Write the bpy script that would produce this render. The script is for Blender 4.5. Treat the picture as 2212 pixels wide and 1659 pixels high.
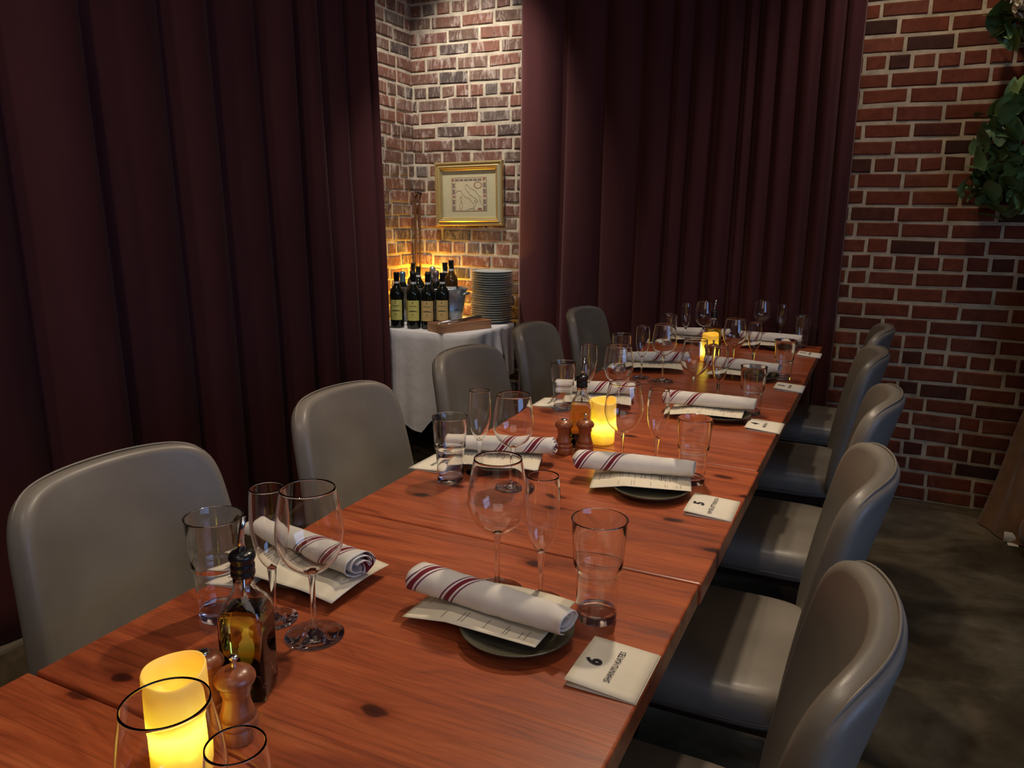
import bpy, bmesh, math, random
from mathutils import Vector, Matrix, noise
random.seed(7)
sc = bpy.context.scene
col = sc.collection
for o in list(bpy.data.objects): bpy.data.objects.remove(o)
PI = math.pi

# ---------------------------------------------------------------- camera
YAW, PITCH, ROLL, FPX, CAMZ = .445, .2197, .0107, 1661.0, 1.39
f = Vector((-math.sin(YAW)*math.cos(PITCH), math.cos(YAW)*math.cos(PITCH), -math.sin(PITCH)))
r0 = Vector((math.cos(YAW), math.sin(YAW), 0)); u0 = r0.cross(f)
rr = math.cos(ROLL)*r0+math.sin(ROLL)*u0; uu = -math.sin(ROLL)*r0+math.cos(ROLL)*u0
cd = bpy.data.cameras.new('camera'); cam = bpy.data.objects.new('camera', cd); col.objects.link(cam)
cd.sensor_fit = 'HORIZONTAL'; cd.sensor_width = 36; cd.lens = FPX/2212*36; cd.clip_start = .02
M4 = Matrix.Identity(4)
for i in range(3):
    M4[i][0] = rr[i]; M4[i][1] = uu[i]; M4[i][2] = -f[i]
M4.translation = (0, 0, CAMZ); cam.matrix_world = M4
sc.camera = cam

# ---------------------------------------------------------------- world, exposure, lamps
w = bpy.data.worlds.new('world'); sc.world = w; w.use_nodes = True
w.node_tree.nodes['Background'].inputs[0].default_value = (.5, .48, .6, 1)
w.node_tree.nodes['Background'].inputs[1].default_value = .02
sc.view_settings.view_transform = 'Standard'; sc.view_settings.look = 'None'
sc.view_settings.exposure = 0; sc.view_settings.gamma = 1; sc.view_settings.use_curve_mapping = False
try:
    sc.cycles.transparent_max_bounces = 40; sc.cycles.max_bounces = 14
    sc.cycles.transmission_bounces = 14; sc.cycles.diffuse_bounces = 3; sc.cycles.glossy_bounces = 5
    sc.cycles.sample_clamp_indirect = 4
except Exception: pass

def spot(name, loc, target, power, color, angle=60, blend=.6, size=.05):
    l = bpy.data.lights.new(name, 'SPOT'); l.energy = power; l.color = color
    l.spot_size = math.radians(angle); l.spot_blend = blend; l.shadow_soft_size = size
    o = bpy.data.objects.new(name, l); col.objects.link(o); o.location = loc
    o.rotation_euler = (Vector(target)-Vector(loc)).to_track_quat('-Z', 'Y').to_euler(); return o
def area(name, loc, target, power, color, sx, sy):
    l = bpy.data.lights.new(name, 'AREA'); l.energy = power; l.color = color
    l.shape = 'RECTANGLE'; l.size = sx; l.size_y = sy
    o = bpy.data.objects.new(name, l); col.objects.link(o); o.location = loc
    o.rotation_euler = (Vector(target)-Vector(loc)).to_track_quat('-Z', 'Y').to_euler(); return o
WARM = (1, .80, .58)
spot('ceiling_spot', (-.55, 2.55, 3.1), (-.55, 1.2, .77), 115, WARM, 75, .8, .06)
spot('ceiling_spot', (-.25, 1.35, 3.1), (-.5, 1.1, .77), 42, WARM, 80, .8, .05)
spot('ceiling_spot', (-.75, 3.3, 3.1), (-.6, 2.9, .77), 52, WARM, 70, .8, .06)
spot('ceiling_spot', (-.9, -.4, 3.0), (-1.6, 2.3, .8), 40, (1, .84, .68), 75, .9, .08)
spot('picture_spot', (-2.2, 3.45, 3.15), (-2.25, 4.16, 1.6), 150, (1, .92, .84), 66, 1, .03)
spot('sideboard_spot', (-1.7, 2.3, 3.1), (-2.2, 3.7, .85), 75, (1, .9, .8), 32, .8, .05)
spot('wall_spot', (.0, 3.4, 3.1), (.1, 4.16, 1.2), 26, (1, .82, .66), 90, .9, .05)
spot('curtain_spot', (-1.75, -.9, 2.9), (-2.5, 1.7, 1.2), 26, (1, .80, .66), 70, .9, .08)
area('room_fill', (.6, -1.2, 2.9), (-1.2, 2.6, .8), 16, (1, .82, .72), 2.5, 2.0)

# ---------------------------------------------------------------- materials
def lin(c):
    return tuple(((x/255)/12.92 if x/255 <= .04045 else ((x/255+.055)/1.055)**2.4) for x in c)+(1,)
def mat(name, color=(.5, .5, .5, 1), rough=.5, metal=0, **kw):
    m = bpy.data.materials.new(name); m.use_nodes = True
    b = m.node_tree.nodes['Principled BSDF']
    b.inputs['Base Color'].default_value = color if len(color) == 4 else tuple(color)+(1,)
    b.inputs['Roughness'].default_value = rough; b.inputs['Metallic'].default_value = metal
    for k, v in kw.items():
        k = k.replace('_', ' ')
        if k in b.inputs: b.inputs[k].default_value = v
    return m
class NT:
    def __init__(s, m): s.t = m.node_tree; s.b = s.t.nodes.get('Principled BSDF')
    def n(s, typ, **kw):
        x = s.t.nodes.new(typ)
        for k, v in kw.items():
            if k.startswith('i_'):
                x.inputs[int(k[2:])].default_value = v
            else: setattr(x, k, v)
        return x
    def l(s, a, b): s.t.links.new(a, b)
def ramp(nt, fac, stops):
    r = nt.n('ShaderNodeValToRGB'); e = r.color_ramp.elements
    while len(e) < len(stops): e.new(.5)
    for i, (p, c) in enumerate(stops):
        e[i].position = p; e[i].color = c
    nt.l(fac, r.inputs[0]); return r.outputs[0]
def mapping(nt, scale=(1, 1, 1), loc=(0, 0, 0), coord='Object', rot=(0, 0, 0)):
    t = nt.n('ShaderNodeTexCoord'); m = nt.n('ShaderNodeMapping')
    m.inputs['Scale'].default_value = scale; m.inputs['Location'].default_value = loc; m.inputs['Rotation'].default_value = rot
    nt.l(t.outputs[coord], m.inputs[0]); return m.outputs[0]
def noise_n(nt, vec, scale=5, detail=4, rough=.5, dist=0):
    n = nt.n('ShaderNodeTexNoise'); n.inputs['Scale'].default_value = scale; n.inputs['Detail'].default_value = detail
    n.inputs['Roughness'].default_value = rough; n.inputs['Distortion'].default_value = dist
    nt.l(vec, n.inputs['Vector']); return n.outputs['Fac']
def bump(nt, h, strength=.3, dist=.01):
    b = nt.n('ShaderNodeBump'); b.inputs['Strength'].default_value = strength; b.inputs['Distance'].default_value = dist
    nt.l(h, b.inputs['Height']); nt.l(b.outputs[0], nt.b.inputs['Normal'])
def mixc(nt, fac, a, b, mode='MIX'):
    m = nt.n('ShaderNodeMix', data_type='RGBA', blend_type=mode)
    for inp, v in ((0, fac), (6, a), (7, b)):
        if hasattr(v, 'links'): nt.l(v, m.inputs[inp])
        else: m.inputs[inp].default_value = v
    return m.outputs[2]

# table wood: grain runs along x, boards ~.11 wide in y
def wood_mat(name, seed):
    m = mat(name, rough=.3, Coat_Weight=.35, Coat_Roughness=.22, Specular_IOR_Level=.45); nt = NT(m)
    base = mapping(nt, (1, 1, 1), (seed*3.7, seed*1.3, 0))
    stretch = mapping(nt, (.9, 9, 9), (seed*3.7, seed*1.3, 0))
    warp = noise_n(nt, mapping(nt, (1.6, 4, 1), (seed, 0, 0)), 2.2, 2)
    add = nt.n('ShaderNodeVectorMath', operation='ADD'); cmb = nt.n('ShaderNodeCombineXYZ')
    mul = nt.n('ShaderNodeMath', operation='MULTIPLY'); mul.inputs[1].default_value = 1.1
    nt.l(warp, mul.inputs[0]); nt.l(mul.outputs[0], cmb.inputs[1]); nt.l(stretch, add.inputs[0]); nt.l(cmb.outputs[0], add.inputs[1])
    g1 = noise_n(nt, add.outputs[0], 3.2, 6, .62, .4)
    g2 = noise_n(nt, mapping(nt, (2.5, 75, 30), (seed, 0, 0)), 2.5, 3, .6)
    c = ramp(nt, g1, [(.28, lin((126, 57, 34))), (.45, lin((170, 85, 50))), (.58, lin((187, 99, 60))), (.75, lin((201, 117, 73)))])
    c2 = ramp(nt, g2, [(.3, (.62, .6, .58, 1)), (.55, (1, 1, 1, 1))])
    c = mixc(nt, .8, c, c2, 'MULTIPLY')
    # board tone: a different tint per board
    sep = nt.n('ShaderNodeSeparateXYZ'); nt.l(base, sep.inputs[0])
    d = nt.n('ShaderNodeMath', operation='DIVIDE'); d.inputs[1].default_value = .1113; nt.l(sep.outputs[1], d.inputs[0])
    fl = nt.n('ShaderNodeMath', operation='FLOOR'); nt.l(d.outputs[0], fl.inputs[0])
    wn = nt.n('ShaderNodeTexWhiteNoise', noise_dimensions='1D'); nt.l(fl.outputs[0], wn.inputs['W'])
    tone = ramp(nt, wn.outputs['Value'], [(0, (.74, .68, .66, 1)), (1, (1.12, 1.08, 1.04, 1))])
    c = mixc(nt, .75, c, tone, 'MULTIPLY')
    fr = nt.n('ShaderNodeMath', operation='FRACT'); nt.l(d.outputs[0], fr.inputs[0])
    seam = ramp(nt, fr.outputs[0], [(0, (.45, .4, .4, 1)), (.018, (1, 1, 1, 1)), (.985, (1, 1, 1, 1)), (1, (.45, .4, .4, 1))])
    c = mixc(nt, .55, c, seam, 'MULTIPLY')
    # knots
    vo = nt.n('ShaderNodeTexVoronoi', feature='F1', voronoi_dimensions='2D'); vo.inputs['Scale'].default_value = 1.0
    kv = mapping(nt, (3.4, 6.4, .01), (seed*5.1+.3, seed*2.9, 0)); kw = nt.n('ShaderNodeVectorMath', operation='ADD')
    kn = nt.n('ShaderNodeTexNoise'); kn.inputs['Scale'].default_value = 22; nt.l(base, kn.inputs['Vector'])
    sc_ = nt.n('ShaderNodeVectorMath', operation='SCALE'); sc_.inputs['Scale'].default_value = .12
    nt.l(kn.outputs['Color'], sc_.inputs[0]); nt.l(kv, kw.inputs[0]); nt.l(sc_.outputs[0], kw.inputs[1]); nt.l(kw.outputs[0], vo.inputs['Vector'])
    k = ramp(nt, vo.outputs['Distance'], [(0, (.10, .07, .06, 1)), (.055, (.2, .13, .11, 1)), (.075, (.75, .65, .6, 1)), (.15, (1, 1, 1, 1))])
    pick = nt.n('ShaderNodeSeparateColor'); nt.l(vo.outputs['Color'], pick.inputs[0])
    sel = ramp(nt, pick.outputs[0], [(.5, (0, 0, 0, 1)), (.54, (1, 1, 1, 1))])
    c = mixc(nt, sel, c, mixc(nt, 1, c, k, 'MULTIPLY'))
    # dark streaks
    st = noise_n(nt, mapping(nt, (5, 26, 1), (seed*2, 1, 0)), 1.3, 5, .6, .8)
    sk = ramp(nt, st, [(.69, (1, 1, 1, 1)), (.8, (.45, .34, .3, 1))])
    c = mixc(nt, .8, c, sk, 'MULTIPLY')
    nt.l(c, nt.b.inputs['Base Color'])
    rg = ramp(nt, g1, [(.3, (.42, .42, .42, 1)), (.7, (.28, .28, .28, 1))]); nt.l(rg, nt.b.inputs['Roughness'])
    bump(nt, g2, .12, .002)
    return m

def leather():
    m = mat('taupe_leather', lin((124, 117, 109)), .42, Specular_IOR_Level=.4, Coat_Weight=.12, Coat_Roughness=.3); nt = NT(m)
    v = nt.n('ShaderNodeTexVoronoi'); v.inputs['Scale'].default_value = 420; nt.l(mapping(nt), v.inputs['Vector'])
    bump(nt, v.outputs['Distance'], .12, .0008)
    n = noise_n(nt, mapping(nt), 6, 3); c = ramp(nt, n, [(.3, lin((114, 107, 99))), (.7, lin((132, 125, 116)))])
    nt.l(c, nt.b.inputs['Base Color']); return m
LEATHER = leather()
PIPING = mat('dark_taupe_piping', lin((92, 84, 76)), .5)
DARKWOOD = mat('dark_stained_wood', lin((40, 22, 15)), .4)
BLACKMETAL = mat('black_iron', (.01, .01, .012, 1), .5)
STEEL = mat('steel', (.75, .74, .72, 1), .18, 1)
BLACKPL = mat('black_cap', (.012, .012, .013, 1), .25)

def curtain_mat():
    m = mat('burgundy_velvet', lin((76, 40, 40)), .8, Sheen_Weight=.25, Sheen_Roughness=.4, Specular_IOR_Level=.15); nt = NT(m)
    nt.b.inputs['Sheen Tint'].default_value = (.7, .45, .42, 1)
    n = noise_n(nt, mapping(nt, (3, 3, .6)), 3, 4); c = ramp(nt, n, [(.3, lin((72, 36, 38))), (.7, lin((82, 43, 43)))])
    nt.l(c, nt.b.inputs['Base Color'])
    bump(nt, noise_n(nt, mapping(nt), 600, 2), .15, .001)
    m.use_backface_culling = False; return m
VELVET = curtain_mat()

def thin_glass():
    m = bpy.data.materials.new('clear_thin_glass'); m.use_nodes = True; t = m.node_tree; t.nodes.clear()
    out = t.nodes.new('ShaderNodeOutputMaterial'); mx = t.nodes.new('ShaderNodeMixShader')
    tr = t.nodes.new('ShaderNodeBsdfTransparent'); gl = t.nodes.new('ShaderNodeBsdfGlossy'); gl.inputs['Roughness'].default_value = .015
    gl.inputs['Color'].default_value = (1, 1, 1, 1)
    lw = t.nodes.new('ShaderNodeLayerWeight'); lw.inputs['Blend'].default_value = .5
    rp = t.nodes.new('ShaderNodeValToRGB'); e = rp.color_ramp.elements
    e[0].position = 0; e[0].color = (.05, .05, .05, 1); e[1].position = .97; e[1].color = (.75, .75, .75, 1)
    a = e.new(.65); a.color = (.09, .09, .09, 1); b = e.new(.85); b.color = (.3, .3, .3, 1)
    rc = t.nodes.new('ShaderNodeValToRGB'); e = rc.color_ramp.elements
    e[0].position = .6; e[0].color = (.985, .99, .985, 1); e[1].position = 1; e[1].color = (.4, .42, .4, 1)
    t.links.new(lw.outputs['Facing'], rp.inputs[0]); t.links.new(lw.outputs['Facing'], rc.inputs[0])
    t.links.new(rc.outputs[0], tr.inputs[0]); t.links.new(rp.outputs[0], mx.inputs[0])
    t.links.new(tr.outputs[0], mx.inputs[1]); t.links.new(gl.outputs[0], mx.inputs[2]); t.links.new(mx.outputs[0], out.inputs[0])
    return m
THIN = thin_glass()
GLASS = mat('solid_glass', (1, 1, 1, 1), 0, Transmission_Weight=1, IOR=1.48)
OIL = mat('olive_oil', (.78, .68, .09, 1), .0, Transmission_Weight=1, IOR=1.3)
def stone(name, c, rough=.35):
    m = mat(name, lin(c), rough); nt = NT(m)
    n = noise_n(nt, mapping(nt), 60, 4); cc = ramp(nt, n, [(.3, tuple(x*.75 for x in lin(c)[:3])+(1,)), (.7, lin(c))]); nt.l(cc, nt.b.inputs['Base Color']); return m
PLATE = stone('olive_grey_stoneware', (92, 88, 72))
PLATE2 = stone('grey_stoneware', (176, 180, 176), .22)
def paper(name, c):
    m = mat(name, lin(c), .8, Specular_IOR_Level=.2); nt = NT(m)
    n = noise_n(nt, mapping(nt), 40, 5, .6); cc = ramp(nt, n, [(.3, tuple(x*.93 for x in lin(c)[:3])+(1,)), (.7, lin(c))]); nt.l(cc, nt.b.inputs['Base Color']); return m
PAPER = paper('cream_paper', (232, 222, 200)); CARD = paper('white_card', (236, 229, 214))
INK = mat('black_ink', (.012, .01, .016, 1), .7); GREYINK = mat('grey_ink', (.12, .11, .11, 1), .7)
def napkin_mat():
    m = mat('striped_linen', lin((226, 220, 212)), .85, Specular_IOR_Level=.1, Sheen_Weight=.1); nt = NT(m)
    t = nt.n('ShaderNodeAttribute', attribute_name='sheet'); sep = nt.n('ShaderNodeSeparateXYZ'); nt.l(t.outputs['Vector'], sep.inputs[0])
    s = ramp(nt, sep.outputs[0], [(0, (1, 1, 1, 1))])
    R = (lin((122, 38, 52))); W = lin((228, 222, 214)); P = lin((112, 52, 84))
    rp = nt.t.nodes[-1] if False else s.node; e = rp.color_ramp; e.interpolation = 'CONSTANT'
    while len(e.elements) > 1: e.elements.remove(e.elements[-1])
    e.elements[0].position = 0; e.elements[0].color = W
    for c0 in (.21, .47):
        for a, b, cc in ((-.050, -.040, P), (-.024, .014, R), (.030, .041, P)):
            x = e.elements.new(c0+a); x.color = cc; x = e.elements.new(c0+b); x.color = W
    n = noise_n(nt, mapping(nt), 25, 4); sh = ramp(nt, n, [(.3, (.9, .89, .88, 1)), (.7, (1, 1, 1, 1))])
    nt.l(mixc(nt, 1, s, sh, 'MULTIPLY'), nt.b.inputs['Base Color'])
    bump(nt, noise_n(nt, mapping(nt), 900, 2), .2, .0006); return m
NAPKIN = napkin_mat()
def mill_mat():
    m = mat('turned_beech', lin((150, 84, 50)), .35, Coat_Weight=.3, Coat_Roughness=.2); nt = NT(m)
    n = noise_n(nt, mapping(nt, (120, 120, 14)), 1.2, 4); c = ramp(nt, n, [(.3, lin((128, 66, 40))), (.7, lin((160, 92, 56)))])
    nt.l(c, nt.b.inputs['Base Color']); return m
MILL = mill_mat()
def candle_mat(name='glowing_wax', gain=1.0):
    m = mat(name, lin((240, 205, 120)), .5); nt = NT(m)
    t = nt.n('ShaderNodeTexCoord'); sep = nt.n('ShaderNodeSeparateXYZ'); nt.l(t.outputs['Object'], sep.inputs[0])
    mr = nt.n('ShaderNodeMapRange'); mr.inputs[1].default_value = 0; mr.inputs[2].default_value = .12; nt.l(sep.outputs[2], mr.inputs[0])
    ns = noise_n(nt, mapping(nt, (1, 1, 1)), 28, 2); ad = nt.n('ShaderNodeMath', operation='MULTIPLY_ADD'); ad.inputs[1].default_value = .22; nt.l(ns, ad.inputs[0]); nt.l(mr.outputs[0], ad.inputs[2])
    c = ramp(nt, ad.outputs[0], [(.08, (.75, .33, .012, 1)), (.3, (.95, .55, .015, 1)), (.42, (1.0, .80, .06, 1)), (.56, (1.0, .85, .12, 1)), (.72, (1.0, .66, .016, 1)), (.95, (.9, .44, .014, 1)), (1.0, (.85, .4, .012, 1))])
    s = ramp(nt, ad.outputs[0], [(.1, (.28, .28, .28, 1)), (.3, (.5, .5, .5, 1)), (.46, (1, 1, 1, 1)), (.56, (1, 1, 1, 1)), (.75, (.42, .42, .42, 1)), (1, (.25, .25, .25, 1))])
    mu = nt.n('ShaderNodeMath', operation='MULTIPLY'); mu.inputs[1].default_value = 2.2*gain; nt.l(s, mu.inputs[0])
    nt.l(c, nt.b.inputs['Emission Color']); nt.l(mu.outputs[0], nt.b.inputs['Emission Strength']); return m
WAX = candle_mat()
TREMAT = mat('white_tablecloth_linen', lin((214, 208, 204)), .85, Sheen_Weight=.15, Specular_IOR_Level=.1)

# ---------------------------------------------------------------- mesh helpers
def link(name, verts, faces, m, parent=None, smooth=True, loc=None):
    me = bpy.data.meshes.new(name); me.from_pydata([tuple(v) for v in verts], [], faces); me.update()
    ms = m if isinstance(m, (list, tuple)) else [m]
    for x in ms: me.materials.append(x)
    if smooth: me.polygons.foreach_set('use_smooth', [True]*len(me.polygons))
    o = bpy.data.objects.new(name, me); col.objects.link(o)
    if parent: o.parent = parent
    if loc: o.location = loc
    return o
def fix(o):
    bm = bmesh.new(); bm.from_mesh(o.data); bmesh.ops.recalc_face_normals(bm, faces=bm.faces); bm.to_mesh(o.data); bm.free(); return o
def lathe(prof, seg=40, cap0=True, cap1=True, cx=0, cy=0):
    V = []; F = []
    for r, z in prof:
        for i in range(seg):
            a = 2*PI*i/seg; V.append((cx+r*math.cos(a), cy+r*math.sin(a), z))
    for j in range(len(prof)-1):
        for i in range(seg):
            k = (i+1) % seg; F.append((j*seg+i, j*seg+k, (j+1)*seg+k, (j+1)*seg+i))
    if cap0: F.append(tuple(range(seg))[::-1])
    if cap1: F.append(tuple((len(prof)-1)*seg+i for i in range(seg)))
    return V, F
def spline(pts, n=8):
    out = []; P = [pts[0]]+list(pts)+[pts[-1]]
    for i in range(1, len(P)-2):
        for k in range(n):
            t = k/n; a, b, c, d = P[i-1], P[i], P[i+1], P[i+2]
            out.append(tuple(.5*((2*b[j])+(-a[j]+c[j])*t+(2*a[j]-5*b[j]+4*c[j]-d[j])*t*t+(-a[j]+3*b[j]-3*c[j]+d[j])*t**3) for j in range(len(a))))
    out.append(tuple(pts[-1])); return out
def box(x0, x1, y0, y1, z0, z1):
    return [(x0,y0,z0),(x1,y0,z0),(x1,y1,z0),(x0,y1,z0),(x0,y0,z1),(x1,y0,z1),(x1,y1,z1),(x0,y1,z1)], [(3,2,1,0),(4,5,6,7),(0,1,5,4),(1,2,6,5),(2,3,7,6),(3,0,4,7)]
def merge(*parts):
    V = []; F = []
    for v, fa in parts:
        n = len(V); V += list(v); F += [tuple(i+n for i in q) for q in fa]
    return V, F
def tube(pts, r, seg=8, caps=True):
    pts = [Vector(p) for p in pts]; V = []; F = []; n = len(pts); up = Vector((.13, .27, .95))
    for i, p in enumerate(pts):
        d = (pts[min(i+1, n-1)]-pts[max(i-1, 0)]).normalized(); a = d.cross(up)
        if a.length < 1e-3: a = d.cross(Vector((1, 0, 0)))
        a.normalize(); b = d.cross(a); ri = r[i] if isinstance(r, (list, tuple)) else r
        for k in range(seg):
            t = 2*PI*k/seg; V.append(p+a*ri*math.cos(t)+b*ri*math.sin(t))
    for i in range(n-1):
        for k in range(seg):
            q = (k+1) % seg; F.append((i*seg+k, i*seg+q, (i+1)*seg+q, (i+1)*seg+k))
    if caps: F.append(tuple(range(seg))[::-1]); F.append(tuple((n-1)*seg+k for k in range(seg)))
    return V, F
def grid(nu, nv, fn):
    V = [fn(i/(nu-1), j/(nv-1)) for j in range(nv) for i in range(nu)]
    F = [(j*nu+i, j*nu+i+1, (j+1)*nu+i+1, (j+1)*nu+i) for j in range(nv-1) for i in range(nu-1)]
    return V, F
def bevel(o, w_=.003, seg=3, ang=40):
    m = o.modifiers.new('bevel', 'BEVEL'); m.width = w_; m.segments = seg; m.limit_method = 'ANGLE'; m.angle_limit = math.radians(ang); return o
def solidify(o, t, offset=0):
    m = o.modifiers.new('solid', 'SOLIDIFY'); m.thickness = t; m.offset = offset; return o
def empty(name, label, cat, loc=(0, 0, 0), rz=0, group=None):
    o = bpy.data.objects.new(name, None); o.empty_display_size = .05; col.objects.link(o); o.location = loc; o.rotation_euler = (0, 0, rz)
    return tag(o, label, cat, group)
def tag(o, label, cat, group=None):
    o['label'] = label; o['category'] = cat
    if group: o['group'] = group
    return o
def struct(o): o['kind'] = 'structure'; return o
def dup(root, loc, rz, label, group=None):
    def cp(o, par):
        c = o.copy(); col.objects.link(c)
        if par: c.parent = par
        for ch in o.children: cp(ch, c)
        return c
    c = cp(root, None); c.location = loc; c.rotation_euler = (0, 0, rz); c['label'] = label
    if group: c['group'] = group
    return c
class Maker:
    """first placement moves the prototype, later ones copy it"""
    def __init__(s, root): s.root = root; s.used = False
    def place(s, loc, rz, label, group=None):
        if not s.used:
            s.used = True; o = s.root; o.location = loc; o.rotation_euler = (0, 0, rz); o['label'] = label
            if group: o['group'] = group
            return o
        return dup(s.root, loc, rz, label, group)
def text_mesh(name, body, size, m, parent, loc, rot, bold=0, align='CENTER', xs=1):
    cu = bpy.data.curves.new(name+'_curve', 'FONT'); cu.body = body; cu.size = size; cu.offset = bold; cu.align_x = align; cu.align_y = 'CENTER'; cu.resolution_u = 3
    t = bpy.data.objects.new('tmp', cu); col.objects.link(t); bpy.context.view_layer.update()
    me = bpy.data.meshes.new_from_object(t.evaluated_get(bpy.context.evaluated_depsgraph_get())); me.name = name
    bpy.data.objects.remove(t); me.materials.clear(); me.materials.append(m)
    o = bpy.data.objects.new(name, me); col.objects.link(o); o.parent = parent; o.location = loc; o.rotation_euler = rot; o.scale = (xs, 1, 1); return o
T = .77   # table top height

# ---------------------------------------------------------------- the room
WL, WE, WR, WF, CEIL = -2.68, 4.17, 3.2, -2.6, 3.25
def floor_mat():
    m = mat('stained_concrete', rough=.45, Specular_IOR_Level=.4); nt = NT(m)
    a = noise_n(nt, mapping(nt, (1, 1.6, 1)), 1.3, 7, .6, .6); b = noise_n(nt, mapping(nt), 9, 6, .65)
    c = ramp(nt, a, [(.3, lin((56, 47, 34))), (.48, lin((84, 73, 54))), (.58, lin((118, 106, 82))), (.72, lin((152, 142, 118)))])
    d = ramp(nt, b, [(.3, (.65, .63, .6, 1)), (.7, (1.1, 1.1, 1.1, 1))]); nt.l(mixc(nt, 1, c, d, 'MULTIPLY'), nt.b.inputs['Base Color'])
    nt.l(ramp(nt, b, [(.3, (.3, .3, .3, 1)), (.7, (.6, .6, .6, 1))]), nt.b.inputs['Roughness']); bump(nt, b, .1, .003); return m
struct(link('floor', *box(WL-.1, WR, WF, WE+.1, -.1, 0), floor_mat(), smooth=False))
PAINT = mat('dark_plaster', lin((70, 58, 50)), .9)
struct(link('ceiling', *box(WL-.1, WR, WF, WE+.1, CEIL, CEIL+.1), mat('dark_ceiling', lin((120, 104, 88)), .9), smooth=False))
struct(link('wall_right', *box(WR, WR+.1, WF, WE, 0, CEIL), PAINT, smooth=False))
struct(link('wall_near', *box(WL, WR, WF-.1, WF, 0, CEIL), PAINT, smooth=False))

def brick_mat(name, cols, white):
    m = mat(name, rough=.85, Specular_IOR_Level=.2); nt = NT(m)
    at = nt.n('ShaderNodeAttribute', attribute_name='tone'); sep = nt.n('ShaderNodeSeparateColor'); nt.l(at.outputs['Color'], sep.inputs[0])
    c = ramp(nt, sep.outputs[0], [(i/(len(cols)-1), lin(x)) for i, x in enumerate(cols)])
    co = mapping(nt)
    n = noise_n(nt, co, 18, 8, .7, .3); d = ramp(nt, n, [(.3, (.6, .57, .55, 1)), (.7, (1.15, 1.12, 1.1, 1))]); c = mixc(nt, 1, c, d, 'MULTIPLY')
    wv = noise_n(nt, mapping(nt, (15, 15, 5)), 1.6, 8, .75, .9)
    wf = ramp(nt, wv, [(white, (0, 0, 0, 1)), (white+.16, (.75, .75, .75, 1))])
    c = mixc(nt, wf, c, lin((196, 182, 168))); nt.l(c, nt.b.inputs['Base Color']); bump(nt, n, .5, .006); return m
def mortar_mat(name, c):
    m = mat(name, lin(c), .95, Specular_IOR_Level=.1); nt = NT(m)
    n = noise_n(nt, mapping(nt), 14, 8, .7); cc = ramp(nt, n, [(.3, tuple(x*.55 for x in lin(c)[:3])+(1,)), (.65, lin(c))]); nt.l(cc, nt.b.inputs['Base Color']); bump(nt, n, .6, .006); return m
B_OLD = brick_mat('old_whitewashed_brick', [(80, 74, 72), (110, 82, 70), (128, 90, 76), (136, 94, 78), (120, 86, 76), (104, 84, 72), (134, 104, 90), (104, 98, 92)], .5)
B_RED = brick_mat('red_brick', [(60, 44, 38), (112, 60, 42), (122, 64, 44), (128, 68, 46), (118, 62, 46), (132, 76, 54), (108, 60, 46)], .64)
MORT_OLD = mortar_mat('pale_mortar', (206, 192, 168)); MORT_RED = mortar_mat('grey_mortar', (206, 188, 158))
def brick_wall(name, u0, u1, z1, place, mb, mm, seed, backing):
    """place(u, z, d): wall coordinates -> world, d out of the wall"""
    rnd = random.Random(seed); V = []; F = []; tone = []; fm = []; row = .0757; j = .0155; z = 0; r = 0
    while z < z1:
        lens = []; u = u0-rnd.random()*.2; dz0 = rnd.uniform(-.002, .002)
        header = (r % 6 == 3)
        while u < u1:
            L = (rnd.uniform(.094, .102) if (header or rnd.random() < .14) else rnd.uniform(.198, .21)); a, b = max(u+j/2, u0), min(u+L-j/2, u1)
            if b-a > .02:
                zz0, zz1 = z+j/2+dz0+rnd.uniform(-.002, .002), z+row-j/2+dz0+rnd.uniform(-.002, .002); d = rnd.uniform(.008, .012); e = .005
                n = len(V); w0 = rnd.uniform(-.003, .003); w1 = rnd.uniform(-.003, .003)
                quad = [(a, zz0+w0), (b, zz0+w1), (b, zz1+w1), (a, zz1+w0)]
                cu, cz = (a+b)/2, (zz0+zz1)/2
                for q, dd, s in ((0, 0, 0), (1, d-.004, 0), (2, d, e)):
                    for (x, y) in quad:
                        V.append(place(x+(s if x < cu else -s)+rnd.uniform(-.0012, .0012), y+(s if y < cz else -s)+rnd.uniform(-.0012, .0012), dd))
                fs = []
                for q in (0, 4):
                    for k in range(4): fs.append((n+q+k, n+q+(k+1) % 4, n+q+4+(k+1) % 4, n+q+4+k))
                fs.append((n+8, n+9, n+10, n+11)); F += fs; t = rnd.random(); tone += [t]*len(fs); fm += [0]*len(fs)
            u += L
        z += row; r += 1
    n = len(V); nu, nz = 60, 60
    for jz in range(nz+1):
        for iu in range(nu+1):
            x = u0+(u1-u0)*iu/nu; y = z1*jz/nz; V.append(place(x, y, .005+.003*noise.noise(Vector((x*9, y*9, seed)))))
    for jz in range(nz):
        for iu in range(nu):
            a = n+jz*(nu+1)+iu; F.append((a, a+1, a+nu+2, a+nu+1)); tone.append(.5); fm.append(1)
    bv, bf = backing; n = len(V); V += bv; F += [tuple(i+n for i in q) for q in bf]; tone += [.5]*len(bf); fm += [1]*len(bf)
    o = link(name, V, F, [mb, mm], smooth=False); o.data.polygons.foreach_set('material_index', fm)
    at = o.data.color_attributes.new('tone', 'FLOAT_COLOR', 'CORNER'); i = 0
    for p in o.data.polygons:
        for _ in p.loop_indices: at.data[i].color = (tone[p.index],)*3+(1,); i += 1
    fix(o); return struct(o)
brick_wall('wall_alcove', WL, -1.3, CEIL, lambda u, z, d: (u, WE-d, z), B_OLD, MORT_OLD, 3, box(WL-.1, -1.3, WE, WE+.1, 0, CEIL))
brick_wall('wall_end', -1.3, WR, CEIL, lambda u, z, d: (u, WE-d, z), B_RED, MORT_RED, 5, box(-1.3, WR, WE, WE+.1, 0, CEIL))
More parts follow.
